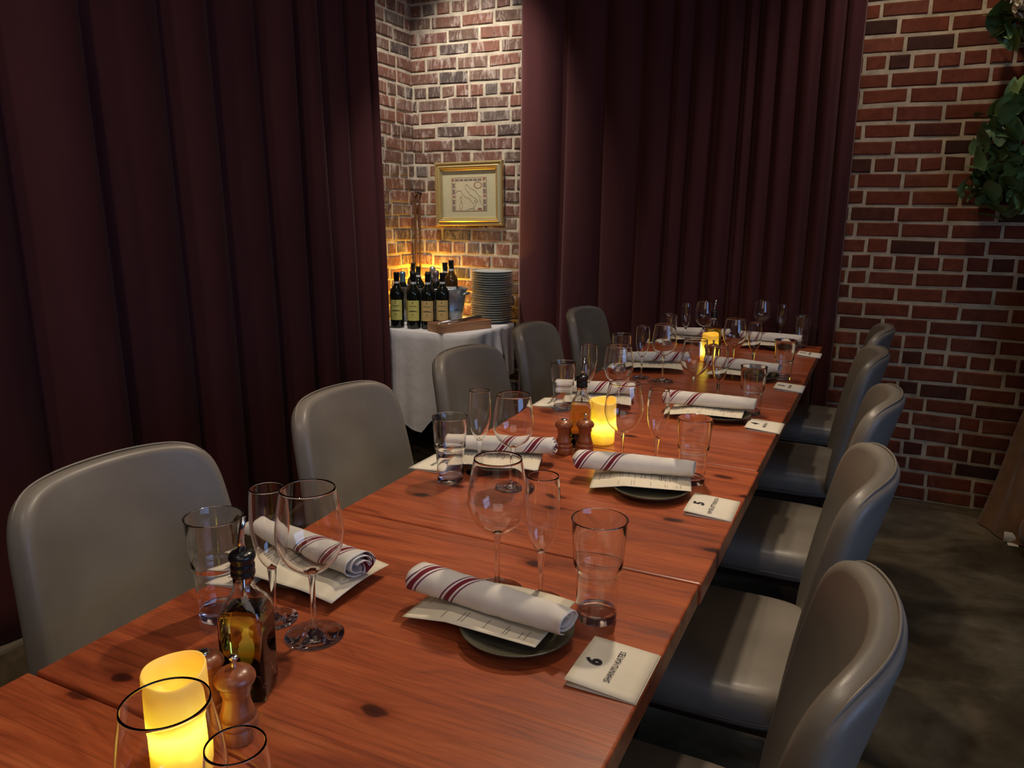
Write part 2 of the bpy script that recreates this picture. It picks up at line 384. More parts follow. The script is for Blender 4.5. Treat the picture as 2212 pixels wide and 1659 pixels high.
brick_wall('wall_left', 2.9, WE, CEIL, lambda u, z, d: (WL+d, u, z), B_OLD, MORT_OLD, 11, box(WL-.1, WL, WF, WE, 0, CEIL))
struct(link('trim_1', *box(-2.6, -2.40, WF, 3.3, 0, .012), mat('pale_concrete', lin((132, 122, 104)), .8), smooth=False))

lampm = mat('added_lamp_glow', (1, .9, .75, 1), .4); nb = NT(lampm).b; nb.inputs['Emission Color'].default_value = (1, .84, .62, 1); nb.inputs['Emission Strength'].default_value = 14
lp_ = []
for i, (x, y) in enumerate([(-1.3, -.9), (-.3, -.9), (.9, -.2), (1.7, 1.1), (.9, 2.3), (-1.3, .6), (-.6, 2.0), (-1.2, 3.0)]):  # unseen lamps added overhead to put glints in the glassware
    L_ = tag(link('added_glint_lamp', *lathe([(.055, -.06), (.07, -.055), (.07, 0)], 28, True, True), BLACKMETAL, loc=(x, y, CEIL)), 'x', 'lamp', 'added unseen lamps for glints on glass')
    L_['label'] = 'added unseen black ceiling lamp for glass glints, '+['behind the viewer left', 'behind the viewer', 'near right', 'far right side', 'right of the brick wall foliage', 'above the near left chairs', 'above the middle of the table', 'above the far left chairs'][i]
    link('glint_disc', *lathe([(.0005, -.0625), (.05, -.0615), (.054, -.0602)], 28, False, False), lampm, L_)

# window in the right-hand wall, behind the camera's view
wy0, wy1, wz0, wz1 = -1.2, 1.4, 1.15, 2.5
pane = mat('dusk_pane', (.1, .2, .4, 1), .1); nb = NT(pane).b; nb.inputs['Emission Color'].default_value = (.30, .52, 1, 1); nb.inputs['Emission Strength'].default_value = 4.2
wn = struct(link('window_1', *box(WR-.012, WR-.006, wy0, wy1, wz0, wz1), pane, smooth=False))
fr = [box(WR-.04, WR, wy0-.05, wy1+.05, z-.03, z+.03) for z in (wz0, (wz0+wz1)/2, wz1)]+[box(WR-.04, WR, y-.025, y+.025, wz0, wz1) for y in (wy0, wy0+.65, wy0+1.3, wy0+1.95, wy1)]
link('window_frame', *merge(*fr), mat('black_frame', (.02, .02, .02, 1), .5), wn, False)

# ---------------------------------------------------------------- curtains
def curtain(name, label, bounds, path, z0, z1, depth, seed, power=.75):
    """bounds: fold boundaries along the rod; each fold bulges out by depth"""
    V = []; n = 0; nz = 26; us = []
    for a, b in zip(bounds[:-1], bounds[1:]):
        for k in range(14): us.append((a+(b-a)*k/14, k/14, n))
        n += 1
    us.append((bounds[-1], 0, n))
    amp = [depth*random.Random(seed+i).uniform(.7, 1.25) for i in range(n+1)]; sk = [random.Random(seed*3+i).uniform(.3, .7) for i in range(n+1)]
    for jz in range(nz+1):
        t = jz/nz; z = z0+(z1-z0)*t
        for u, k, i in us:
            s = k/sk[i]*.5 if k < sk[i] else .5+(k-sk[i])/(1-sk[i])*.5
            d = amp[i]*max(0, math.sin(PI*s))**power+.012*noise.noise(Vector((u*5, z*.7, seed)))
            du = .018*noise.noise(Vector((u*2.2, z*.55, seed+5)))
            V.append(path(u+du, d, z))
    w_ = len(us); F = [(j*w_+i, j*w_+i+1, (j+1)*w_+i+1, (j+1)*w_+i) for j in range(nz) for i in range(w_-1)]
    o = link(name, V, F, VELVET); solidify(o, .004); return tag(o, label, 'curtain', None)
lb = [-2.5, -2.1, -1.7, -1.3, -.95, -.6, -.2, .15, .5, .83, 1.15, 1.56, 1.86, 2.20, 2.42, 2.68, 2.88, 3.08, 3.24, 3.31, 3.365]
curtain('velvet_curtain', 'burgundy velvet curtain along the left wall behind the left chairs', lb,
        lambda u, d, z: (-2.50+d-.008*(z-1.4)+(0 if u < 3.1 else (u-3.1)*.22), u-.02*(z-1.4), z), .02, 3.2, .10, 4, .8)
rb = [-1.925, -1.66, -1.435, -1.24, -1.07, -.97, -.845, -.72, -.655, -.56, -.46, -.36, -.27, -.19]
curtain('velvet_curtain', 'dark burgundy velvet curtain at the far table end, right of the framed map', rb,
        lambda u, d, z: (u, 4.125-d, z), .02, 3.2, .072, 9, .75)

# ---------------------------------------------------------------- long table made of units
XL, XR = -.99, -.229
ys = [-.101, .567, 1.235, 1.903, 2.571, 3.239, 3.972]
wh = ['nearest table unit, under the big foreground wine glass', 'second table unit, carrying the near oil bottle and striped napkins', 'third table unit, with the number 5 card at its right edge',
      'fourth table unit, with the glowing candle and mills at its near side', 'fifth table unit, between the middle and farthest candle', 'farthest table unit, ending against the dark curtain']
for i in range(6):
    y0, y1 = ys[i]+.002, ys[i+1]-.002; dx = [-.008, 0, .003, -.002, .002, 0][i]; cy = (y0+y1)/2; W = XR-XL
    e = empty('dining_table', 'reddish-brown plank '+wh[i], 'table', ((XL+XR)/2+dx, cy, 0), 0, 'table units pushed together into one long table')
    h = (y1-y0)/2
    top = link('tabletop', *box(-W/2, W/2, -h, h, T-.042, T), wood_mat('red_brown_pine_%d' % i, i+1), e, False); bevel(top, .004, 3)
    link('apron', *box(-W/2+.05, W/2-.05, -h+.05, -h+.07, T-.1, T-.043), DARKWOOD, e, False); link('apron', *box(-W/2+.05, W/2-.05, h-.07, h-.05, T-.1, T-.043), DARKWOOD, e, False)
    link('pedestal', *lathe([(.04, .045), (.035, .1), (.035, T-.06), (.12, T-.044)], 24), BLACKMETAL, e)
    b = link('base', *merge(box(-.13, .13, -.03, .03, .0, .04), box(-.03, .03, -.25, .25, .0, .04)), BLACKMETAL, e, False); bevel(b, .01, 2)

# ---------------------------------------------------------------- chairs
def chair_proto():
    e = empty('dining_chair', 'x', 'chair')
    # local: sitter faces +x; back at -x
    H0, H1, TH = .40, .905, .046
    def surf(y, z):
        v = (z-H0)/(H1-H0); s = abs(y)/.235
        return Vector((-.205-.112*max(v, 0)**1.15+(.026+.052*v)*(s**2.2), y, z))
    def outline_b(a):
        c, s = math.cos(a), math.sin(a); n_ = 7.5
        y = math.copysign(abs(c)**(2/n_), c); h = math.copysign(abs(s)**(2/n_), s); z = (H0+H1)/2+(H1-H0)/2*h; v = (z-H0)/(H1-H0)
        hw = .252-.034*v**1.2
        return y*hw, z+.008*(1-y*y)*(1 if h > 0 else 0)
    dense = [outline_b(2*PI*i/3000) for i in range(3001)]; acc = [0]
    for p, q in zip(dense[:-1], dense[1:]): acc.append(acc[-1]+math.hypot(q[0]-p[0], q[1]-p[1]))
    NA = 132; OB_ = []; k = 0
    for i in range(NA+1):
        t = acc[-1]*i/NA
        while k < 2999 and acc[k+1] < t: k += 1
        g = (t-acc[k])/max(acc[k+1]-acc[k], 1e-9); g = min(max(g, 0), 1); OB_.append((dense[k][0]+(dense[k+1][0]-dense[k][0])*g, dense[k][1]+(dense[k+1][1]-dense[k][1])*g))
    NR = 12; V = [surf(0, (H0+H1)/2)]; F = []
    for j in range(1, NR+1):
        k = (j/NR)**.8
        for i in range(NA):
            y, z = OB_[i]; zc = (H0+H1)/2; V.append(surf(y*k, zc+(z-zc)*k))
    for i in range(NA): F.append((0, 1+i, 1+(i+1) % NA))
    for j in range(NR-1):
        for i in range(NA): q = (i+1) % NA; F.append((1+j*NA+i, 1+(j+1)*NA+i, 1+(j+1)*NA+q, 1+j*NA+q))
    b = link('backrest', V, F, LEATHER, e); fix(b); solidify(b, TH, 0); bevel(b, .017, 4, 50)
    P = []
    for i in range(NA+1):
        y, z = OB_[i]; p = surf(y, z); zc = (H0+H1)/2; d = Vector((0, y, z-zc)).normalized(); P.append(p+d*.0005+Vector((-.009, 0, 0)))
    link('piping', *tube(P, .0024, 6), LEATHER, b)
    # seat: thick cushion with rounded edges
    def seat(u, v):
        return (0, 0, 0)
    NS = 26; V = []; F = []; L = []
    prof = [(-.095, .0), (-.095, .006), (-.09, .02), (-.05, .03), (-.022, .026), (-.006, .012), (0, -.012), (.003, -.06), (.004, -.12)]
    def outline(t, ins):
        a = 2*PI*t; c, s = math.cos(a), math.sin(a); n_ = 5.0
        hx, hy = .235-ins, .225-ins
        return (hx*math.copysign(abs(c)**(2/n_), c), hy*math.copysign(abs(s)**(2/n_), s))
    rings = [(.395, .03), (.395, .006), (.405, 0), (.44, -.004), (.462, .003), (.472, .014), (.477, .03), (.48, .09), (.481, .16)]
    seg = 64
    for z, ins in rings:
        for k in range(seg):
            x, y = outline(k/seg, ins); V.append((x+.015, y, z))
    for j in range(len(rings)-1):
        for k in range(seg): q = (k+1) % seg; F.append((j*seg+k, j*seg+q, (j+1)*seg+q, (j+1)*seg+k))
    F.append(tuple(range(seg))[::-1]); F.append(tuple((len(rings)-1)*seg+k for k in range(seg)))
    s = link('seat', V, F, LEATHER, e)
    Vp = [(outline(k/seg, -.002)[0]+.015, outline(k/seg, -.002)[1], .412) for k in range(seg+1)]
    link('piping', *tube(Vp, .0025, 6), PIPING, s)
    link('seat_frame', *box(-.19, .22, -.19, .19, .365, .394), DARKWOOD, e, False)
    for sx, sy in ((1, 1), (1, -1), (-1, 1), (-1, -1)):
        x, y = .015+sx*.18, sy*.175
        link('leg', *tube([(x+sx*.02, y+sy*.01, 0), (x+sx*.008, y, .2), (x, y, .37)], [.013, .018, .021], 10), DARKWOOD, e)
    return e
CH = Maker(chair_proto())
G = 'taupe leather chairs on the left side of the long table'
ln = ['nearest left chair with its whole wide back in view', 'left chair behind the second tumbler, just right of the curtain gap', 'left chair in front of the white cloth of the wine table',
      'left chair just below the stack of plates, by the right curtain', 'farthest left chair, darkest, against the burgundy curtain']
for i, (y, x) in enumerate([(.945, -1.025), (1.645, -1.02), (2.345, -1.035), (3.05, -1.075), (3.70, -1.09)]):
    CH.place((x, y, 0), [0, .03, -.04, .05, -.03][i], 'taupe leather dining chair, '+ln[i], G)
G = 'taupe leather chairs on the right side of the long table'
ln = ['nearest right chair, largest curved back at the bottom right', 'second right chair, its back just behind the nearest one', 'third right chair, candle glow on its back', 'fourth right chair, partly hidden behind the third', 'farthest right chair, small and dark against the brick wall']
for i, (y, x) in enumerate([(.975, -.265), (1.63, -.266), (2.335, -.245), (3.05, -.283), (3.77, -.262)]):
    CH.place((x, y, 0), PI+[0, .02, -.02, .05, .0][i], 'taupe leather dining chair, '+ln[i], G)

# ---------------------------------------------------------------- glasses
def shell(out, inn, seg=48):
    return lathe(out+inn[::-1], seg, False, False)
def lip(o, n, seg):
    # the polished top edge of the rim
    for k in range((n-1)*seg, n*seg): o.data.polygons[k].material_index = 1
def wine_proto():
    e = empty('wine_glass', 'x', 'glass')
    o = spline([(.006, .098), (.020, .104), (.036, .119), (.0455, .143), (.0465, .162), (.043, .190), (.0372, .222)], 7)
    i = [(max(r-.0011, .0005), z+.0006 if k > 3 else z+.003*(1-k/4)) for k, (r, z) in enumerate(o)]
    i[-1] = (i[-1][0], o[-1][1]); i[0] = (.0008, .1015)
    lip(link('bowl', *lathe(o+i[::-1], 56, False, True), [GLASS, THIN], e), len(o), 56)
    st = spline([(.0405, .0012), (.040, .0025), (.022, .0042), (.008, .0085), (.0045, .02), (.0037, .05), (.0041, .08), (.0062, .0975)], 6)
    link('stem', *lathe([(.0398, .0003)]+st, 40), GLASS, e); return e
def flute_proto():
    e = empty('champagne_flute', 'x', 'glass')
    o = spline([(.0055, .083), (.012, .09), (.0195, .105), (.0255, .13), (.0275, .155), (.0265, .182), (.0243, .206)], 7)
    i = [(max(r-.0011, .0005), z+(.004 if k == 0 else 0)) for k, (r, z) in enumerate(o)]; i[0] = (.0006, .089)
    lip(link('bowl', *lathe(o+i[::-1], 48, False, True), [GLASS, THIN], e), len(o), 48)
    st = spline([(.0325, .0012), (.032, .0025), (.017, .004), (.006, .0085), (.0035, .02), (.0036, .045), (.0058, .07), (.0068, .0825)], 6)
    link('stem', *lathe([(.032, .0003)]+st, 40), GLASS, e); return e
def tumbler_proto():
    e = empty('pint_tumbler', 'x', 'glass')
    o = [(.0305, .014), (.0318, .045), (.0332, .077), (.0345, .0795), (.0362, .0815), (.0362, .085), (.0372, .10), (.0395, .135), (.0408, .1565), (.0414, .158)]
    i = [(.0285, .0145), (.0297, .045), (.0310, .077), (.0325, .0815), (.0340, .085), (.0352, .10), (.0375, .135), (.0395, .157), (.0405, .1585)]
    lip(link('wall', *lathe(o+i[::-1], 56, False, False), [GLASS, THIN], e), len(o), 56)
    b = [(.026, .0005), (.0288, .001), (.0298, .003), (.0305, .0138), (.029, .0165), (.02, .0150), (.001, .0142)]
    link('base', *lathe(b, 56), GLASS, e)
    rim = [(.0404+.0013*math.cos(a), .158+.0013*math.sin(a)) for a in [k*2*PI/8 for k in range(9)]]
    link('rim', *lathe(rim, 56, False, False), THIN, e); return e
WG, FL, TB = Maker(wine_proto()), Maker(flute_proto()), Maker(tumbler_proto())
who = {'L1': 'nearest left setting by the oil bottle', 'L2': 'second left setting from the front', 'L3': 'third left setting from the front', 'L4': 'fourth left setting from the front', 'L5': 'farthest left setting',
       'R1': 'nearest right setting by card 6', 'R2': 'second right setting by card 5', 'R3': 'third right setting from the front', 'R4': 'fourth right setting from the front', 'R5': 'farthest right setting'}
gl = {'L1': [(-.877, .792), (-.795, .822), (-.709, .812)], 'L2': [(-.869, 1.49), (-.838, 1.578), (-.718, 1.515)], 'L3': [(-.888, 2.24), (-.835, 2.33), (-.716, 2.275)],
      'L4': [(-.905, 2.90), (-.805, 2.85), (-.716, 2.83)], 'L5': [(-.895, 3.61), (-.846, 3.745), (-.752, 3.71)],
      'R1': [(-.350, 1.05), (-.450, 1.06), (-.529, 1.06)], 'R2': [(-.358, 1.742), (-.458, 1.79), (-.533, 1.75)], 'R3': [(-.334, 2.465), (-.449, 2.515), (-.530, 2.51)],
      'R4': [(-.308, 3.075), (-.437, 3.17), (-.509, 3.13)], 'R5': [(-.322, 3.89), (-.423, 3.925), (-.513, 3.905)]}
for k, (t_, f_, w_) in gl.items():
    gs = {'1': 1.05, '2': 1.0, '3': .99, '4': .98, '5': .97}[k[1]]
    for g_ in [TB.place((t_[0], t_[1], T), .3, 'clear pint tumbler at the '+who[k], 'pint tumblers on the long table'),
    FL.place((f_[0], f_[1], T), .1, 'clear champagne flute at the '+who[k], 'champagne flutes on the long table'),
    WG.place((w_[0], w_[1], T), .2, 'clear stemmed wine glass at the '+who[k], 'wine glasses on the long table')]: g_.scale = (gs,)*3
fw = WG.place((-.507, .392, T), 0, 'clear wine glass cut off by the bottom edge, in front of the glowing candle', 'wine glasses on the long table'); fw.scale = (.97,)*3
ff = FL.place((-.434, .396, T), 0, 'champagne flute whose rim peeks in at the bottom, right of the foreground wine glass', 'champagne flutes on the long table'); ff.scale = (1, 1, .955)

# ---------------------------------------------------------------- plates, menus, napkins, cards
def plate_proto(m, r, h, name, cat):
    e_ = [(r*.45, .0), (r*.55, .0015), (r*.60, .003), (r*.88, h*.55), (r*.985, h*.9), (r, h), (r*.97, h), (r*.85, h*.68), (r*.6, h*.36), (r*.4, h*.3), (.001, h*.3)]
    return tag(link(name, *lathe(e_, 56, True, False), m), 'x', cat)
PL = Maker(plate_proto(PLATE, .086, .02, 'side_plate', 'plate'))
def menu_proto(seed, mx, my):
    L, W = .225, .152
    rnd = random.Random(seed)
    def sheet(u, v, dz=0):
        x = (u-.5)*L; y = (v-.5)*W; d = math.hypot(x-mx, y-my)
        z = .0225-max(0, d-.10)*.16+.0018*math.sin(x*34+seed)*math.cos(y*20)
        return (x, y, z+dz)
    o = tag(link('menu_sheet', *grid(30, 18, sheet), PAPER), 'x', 'menu'); solidify(o, .0006)
    V = []; F = []
    def stroke(x0, x1, y, w_):
        n = len(V)
        for q in range(5):
            x = x0+(x1-x0)*q/4
            for yy in (y-w_/2, y+w_/2): V.append(sheet(yy/L+.5, x/W+.5, .0007))
        for q in range(4): a = n+q*2; F.append((a, a+1, a+3, a+2))
    y = -.095
    while y < .098:
        big = rnd.random() < .15; l = rnd.uniform(.02, .052); c = rnd.uniform(-.004, .004)
        if rnd.random() < .85: stroke(c-l*.5-.0, c+l*.5, y, .0017 if big else .0011)
        if rnd.random() < .55: stroke(-.066, -.066+rnd.uniform(.015, .03), y, .0009)
        y += rnd.choice((.0045, .006, .009, .014))
    link('printed_text', V, F, GREYINK, o, False); return o
MN = [Maker(menu_proto(2, .05, -.022)), Maker(menu_proto(5, .008, -.008))]
def napkin_proto(seed):
    L, turns, nt_, nl = .272, 2.6, 84, 46; V = []; F = []; sh = []
    for j in range(nl):
        x = (j/(nl-1)-.5)
        end = abs(x)*2
        sq = 1-.10*x*2+.03*math.sin(x*9+seed)
        for i in range(nt_):
            t = i/(nt_-1); a = t*turns*2*PI+.4; rad = (.007+.0185*t**.8)*sq
            rad += .0012*noise.noise(Vector((x*14, a*.9, seed)))
            fl = .006*max(0, end-.9)*10*(1 if t > .7 else -.2)*noise.noise(Vector((a*1.1, seed, 2.2)))
            xx = x*L+(.010*(t-.5)+.004*math.sin(a+seed))*(1 if end > .9 else .4)
            yy = math.cos(a)*(rad+fl)*1.12; zz = .0235+math.sin(a)*(rad+fl)*.84
            V.append((xx, yy, max(zz, .0012))); sh.append((x+.5+.053*(((a+PI/2) % (2*PI))-PI/2), 0, 0))
    for j in range(nl-1):
        for i in range(nt_-1): F.append((j*nt_+i, j*nt_+i+1, (j+1)*nt_+i+1, (j+1)*nt_+i))
    o = link('rolled_napkin', V, F, NAPKIN); at = o.data.attributes.new('sheet', 'FLOAT_VECTOR', 'POINT')
    for i, v in enumerate(sh): at.data[i].vector = v
    solidify(o, .0014); return tag(o, 'x', 'napkin')
NP = [Maker(napkin_proto(1)), Maker(napkin_proto(8))]
sets = {  # plate, menu (x, y, rot), napkin (x, y, rot)
    'R1': ((-.438, .945), (-.497, .972, -.02), (-.492, .955, -.10)), 'R2': ((-.425, 1.625), (-.458, 1.665, .24), (-.482, 1.68, .20)),
    'R3': ((-.405, 2.37), (-.455, 2.375, .08), (-.452, 2.40, .10)), 'R4': ((-.40, 3.04), (-.47, 3.035, -.06), (-.455, 3.06, -.12)), 'R5': ((-.41, 3.80), (-.47, 3.80, .06), (-.455, 3.84, .10)),
    'L1': ((-.845, .965), (-.838, .955, -.03), (-.862, .975, -.16)), 'L2': ((-.82, 1.635), (-.825, 1.645, .30), (-.825, 1.67, .33)),
    'L3': ((-.835, 2.37), (-.81, 2.365, .30), (-.83, 2.40, .34)), 'L4': ((-.83, 3.05), (-.80, 3.02, .35), (-.81, 3.055, .40)), 'L5': ((-.82, 3.82), (-.80, 3.80, .2), (-.79, 3.835, .2))}
for n, (k, (p, m, q)) in enumerate(sets.items()):
    left = k[0] == 'L'
    PL.place((p[0], p[1], T), 0, 'olive-grey stoneware plate under the menu at the '+who[k], 'stoneware plates on the long table')
    MN[1 if left else 0].place((m[0], m[1], T+.0015), m[2]+(PI if left else 0), 'printed cream menu sheet on the plate at the '+who[k], 'menu sheets on the long table')
    NP[n % 2].place((q[0], q[1], T+.0245), q[2]+(PI if left else 0), 'white napkin roll with burgundy stripes at the '+who[k], 'rolled napkins on the long table')
def strokes(n, h, seed, length):
    rnd = random.Random(seed); V = []; F = []; st = length/n
    for i in range(n):
        x = -length/2+i*st; w_ = st*.32
        for b in ([(x, x+w_, -h/2, h/2)]+([(x, x+st*.8, h/2-h*.22, h/2)] if rnd.random() < .6 else [])+([(x, x+st*.8, -h/2, -h/2+h*.22)] if rnd.random() < .6 else [])+([(x+st*.5, x+st*.8, -h/2, h/2)] if rnd.random() < .5 else [])):
            k = len(V); V += [(b[0], b[2], 0), (b[1], b[2], 0), (b[1], b[3], 0), (b[0], b[3], 0)]; F.append((k, k+1, k+2, k+3))
    return V, F
def card(k, x, y, rot, num, name, n_):
    # upright reading direction: local +y; card is .125 wide (local x) and .097 deep (local y)
    o = empty('place_card', 'white place card '+{'R1': 'printed with a 6, beside the nearest right plate', 'R2': 'printed with a 5, beside the second right plate'}.get(k, 'at the table edge of the '+who[k]), 'card', (x, y, T), rot, 'place cards along the table edges')
    def top(u, v): return ((u-.5)*.125, (v-.5)*.098, .0018+.006*v+.002*math.sin(u*PI+.5)*v)
    a = link('top_leaf', *grid(10, 8, top), CARD, o); solidify(a, .0005)
    b = link('bottom_leaf', *grid(6, 6, lambda u, v: ((u-.5)*.125, (v-.5)*.098-.002, .0005+.0004*v)), CARD, o); solidify(b, .0004)
    if num: text_mesh('number', num, .031, INK, o, (-.004, .026, .0092), (math.atan(.075), 0, 0), .0012)
    if name: text_mesh('name', name, .0122, INK, o, (0, -.003, .0072), (math.atan(.075), 0, 0), .0001, xs=.92)
    else:
        s = link('name', *strokes(n_, .008, n_*3, n_*.0055), INK, o, False); s.location = (0, -.002, .0072); s.rotation_euler = (math.atan(.075), 0, 0)
    return o
card('R1', -.281, .926, PI/2, '6', 'SHANYU KATES', 0); card('R2', -.281, 1.599, PI/2+.02, '5', 'KATIE LETTVENICH', 0)
card('R3', -.273, 2.332, PI/2, '4', None, 10); card('R4', -.267, 2.925, PI/2, '3', None, 11); card('R5', -.264, 3.69, PI/2, '2', None, 12)
card('L1', -.957, .935, -PI/2+.1, None, None, 11); card('L2', -.957, 1.585, -PI/2, '3', None, 12); card('L3', -.95, 2.30, -PI/2+.05, None, None, 11); card('L4', -.945, 3.0, -PI/2, None, None, 12); card('L5', -.95, 3.72, -PI/2, None, None, 10)

# ---------------------------------------------------------------- centrepieces
def candle_proto():
    R, H = .0345, .122; seg = 56; V = []; F = []
    rings = []
    def wav(a): return .004*math.sin(a+.8)+.0025*math.sin(2*a+2)
    spec = [(R*.80, 0, 0), (R*.95, .001, 0), (R, .007, 0), (R*1.0, .04, 0), (R*1.01, .08, 0), (R, .105, .6), (R*.99, H-.003, 1), (R*.955, H, 1), (R*.90, H-.002, 1), (R*.86, H-.012, .8), (R*.80, H-.024, .4), (R*.5, H-.030, 0), (.0005, H-.031, 0)]
    for r, z, k in spec:
        for i in range(seg):
            a = 2*PI*i/seg; V.append((r*math.cos(a), r*math.sin(a), z+k*wav(a)))
    for j in range(len(spec)-1):
        for i in range(seg): q = (i+1) % seg; F.append((j*seg+i, j*seg+q, (j+1)*seg+q, (j+1)*seg+i))
    F.append(tuple(range(seg))[::-1])
    return tag(link('pillar_candle', V, F, WAX), 'x', 'candle')
CA = Maker(candle_proto())
for p, l, s in (((-.664, .528), 'glowing yellow pillar candle behind the foreground wine glass', 1), ((-.655, 1.955), 'glowing yellow pillar candle in mid table beside the middle oil bottle and mills', 1), ((-.638, 3.31), 'small glowing pillar candle far down the table', 1)):
    CA.place((p[0], p[1], T), 1.1, l, 'flameless pillar candles')
def bottle_proto():
    e = empty('oil_bottle', 'x', 'bottle')
    def sq(s, r, z, rr=.2, seg=48):
        out = []
        for i in range(seg):
            a = 2*PI*i/seg; c, d = math.cos(a), math.sin(a); n = 2+(10-2)*s
            out.append((r*math.copysign(abs(c)**(2/n), c), r*math.copysign(abs(d)**(2/n), d), z))
        return out
    def loft(sp, cap1=True):
        V = []; F = []; seg = 48
        for s, r, z in sp: V += sq(s, r, z)
        for j in range(len(sp)-1):
            for i in range(seg): q = (i+1) % seg; F.append((j*seg+i, j*seg+q, (j+1)*seg+q, (j+1)*seg+i))
        F.append(tuple(range(seg))[::-1])
        if cap1: F.append(tuple((len(sp)-1)*seg+i for i in range(seg)))
        return V, F
    out = [(1, .0255, .0), (1, .028, .003), (1, .0285, .01), (1, .0285, .112), (.9, .0275, .120), (.5, .024, .130), (.15, .0175, .141), (0, .0140, .148), (0, .0130, .156), (0, .0130, .178)]
    inn = [(s_, max(r_-.0014, .001), z_) for s_, r_, z_ in out[2:]][::-1]+[(1, .001, .0125)]
    gb = link('glass_body', *loft(out+[(0, .0122, .1785)]+[(a_, b_, min(c_, .178)) for a_, b_, c_ in inn]), GLASS, e); fix(gb)
    oil = [(1, .0235, .0115), (1, .0266, .0125), (1, .0268, .110), (.9, .0258, .1175), (.75, .0245, .1205), (.75, .001, .1207)]
    link('oil', *loft(oil), OIL, e)
    link('pourer_cap', *lathe([(.0148, .166), (.0152, .168), (.0152, .172), (.0142, .174), (.0152, .176), (.0152, .181), (.0142, .183), (.0150, .186), (.0168, .190), (.0168, .194), (.013, .198), (.005, .2)], 40), BLACKPL, e)
    link('spout', *tube([(0, 0, .198), (0, 0, .212), (.002, 0, .228), (.006, 0, .245)], [.0055, .0042, .0036, .0030], 14), STEEL, e)
    link('pourer_tube', *tube([(0, 0, .166), (0, 0, .14), (.001, 0, .124)], .002, 8), STEEL, e)
    return e
OB = Maker(bottle_proto())
for p, rz, l in (((-.695, .668), .42, 'tall square olive oil bottle with steel pourer, nearest, dark green'), ((-.694, 1.890), .3, 'square olive oil bottle glowing yellow beside the middle candle'), ((-.665, 3.50), .7, 'small distant square olive oil bottle behind the farthest candle')):
    OB.place((p[0], p[1], T), rz, l, 'square oil bottles')
def mill_proto(knob):
    e = empty('pepper_mill' if knob else 'salt_shaker', 'x', 'mill' if knob else 'shaker')
    body = [(.0215, 0), (.0235, .001), (.0238, .002), (.0238, .0165), (.0225, .018), (.0225, .0185), (.0238, .0195), (.0242, .024), (.0225, .0275), (.0205, .029), (.0215, .0295), (.0190, .037), (.0165, .046), (.0158, .054), (.0166, .060), (.0180, .0615), (.0180, .069), (.019, .0705)]
    head = [(.019, .0705), (.0225, .073), (.0240, .077), (.0236, .081), (.020, .0865), (.013, .0905), (.007, .092), (.0005, .0922)]
    link('body', *lathe(body, 44), MILL, e); link('head', *lathe(head, 44), MILL, e)
    if knob: link('knob', *lathe([(.0045, .091), (.0038, .095), (.003, .099), (.0052, .1035), (.0060, .1055), (.0045, .1075), (.0005, .108)], 24), STEEL, e)
    else: link('shaker_cap', *lathe([(.0085, .0905), (.008, .0928), (.006, .0942), (.0005, .0948)], 24), STEEL, e)
    return e
PM, SS = Maker(mill_proto(True)), Maker(mill_proto(False))
for p, l in (((-.643, .594), 'wooden pepper mill with steel knob, nearest, lit by the big candle'), ((-.664, 1.842), 'wooden pepper mill with steel knob in front of the middle candle'), ((-.609, 3.235), 'small far wooden pepper mill beside the farthest candle')):
    PM.place((p[0], p[1], T), .5, l, 'pepper mills')
for p, l in (((-.700, .600), 'wooden salt shaker with steel cap, nearest, half behind the pepper mill'), ((-.713, 1.815), 'wooden salt shaker with steel cap, left of the middle pepper mill')):
    SS.place((p[0], p[1], T), .9, l, 'salt shakers')

# ---------------------------------------------------------------- alcove: side table and its load
ST = .76; cx, cy, hx, hy = -2.275, 3.80, .355, .325
st = empty('side_table', 'small square side table hidden under the white cloth in the alcove', 'table', (cx, cy, 0))
link('tabletop', *box(-hx+.035, hx-.035, -hy+.035, hy-.035, ST-.03, ST-.004), DARKWOOD, st, False)
for sx in (-1, 1):
    for sy in (-1, 1): link('leg', *box(sx*.27-.02, sx*.27+.02, sy*.25-.02, sy*.25+.02, 0, ST-.03), DARKWOOD, st, False)
def cloth():
    seg = 160; V = []; F = []
    def out(a, off):
        c, s = math.cos(a), math.sin(a); n = 7
        k = (abs(c)**n+abs(s)**n)**(-1/n); return (cx+(hx+off)*c*k, cy+(hy+off)*s*k)
    rings = [(-.10, ST-.0), (-.02, ST), (-.004, ST-.001), (.002, ST-.006)]
    V.append((cx, cy, ST)); 
    for off, z in rings:
        for i in range(seg): a = 2*PI*i/seg; x, y = out(a, off); V.append((x, y, z))
    nr = 14
    for j in range(1, nr+1):
        t = j/nr
        for i in range(seg):
            a = 2*PI*i/seg; c, s = math.cos(a), math.sin(a)
            da = (a-math.radians(-78)+PI) % (2*PI)-PI
            drop = .555-.40*min(1, max(0, da)/1.25)**.8 if da > 0 else .555-.14*min(1, -da/1.2)
            if da > 1.4: drop = .16
            if s > .3: drop = .3
            fold = .013*math.sin(a*17+1.5*math.sin(a*3))*t+.010*math.sin(a*7+1)*t
            lim = .002 if (s > .55 or c < -.8) else .03
            off = .004+min(max(fold+.012*t, -.004), lim)
            x, y = out(a, off); V.append((x, y, ST-.006-drop*t))
    nn = len(rings)+nr
    for i in range(seg): F.append((0, 1+i, 1+(i+1) % seg))
    for j in range(nn-1):
        for i in range(seg): q = (i+1) % seg; F.append((1+j*seg+i, 1+j*seg+q, 1+(j+1)*seg+q, 1+(j+1)*seg+i))
    o = link('tablecloth', V, F, TREMAT); fix(o); nt = NT(TREMAT)
    bump(nt, noise_n(nt, mapping(nt, (1, 1, .8)), 9, 3), .35, .02)
    return tag(o, 'white tablecloth hanging in folds from the alcove side table', 'tablecloth')
cloth()
ZS = ST+.001
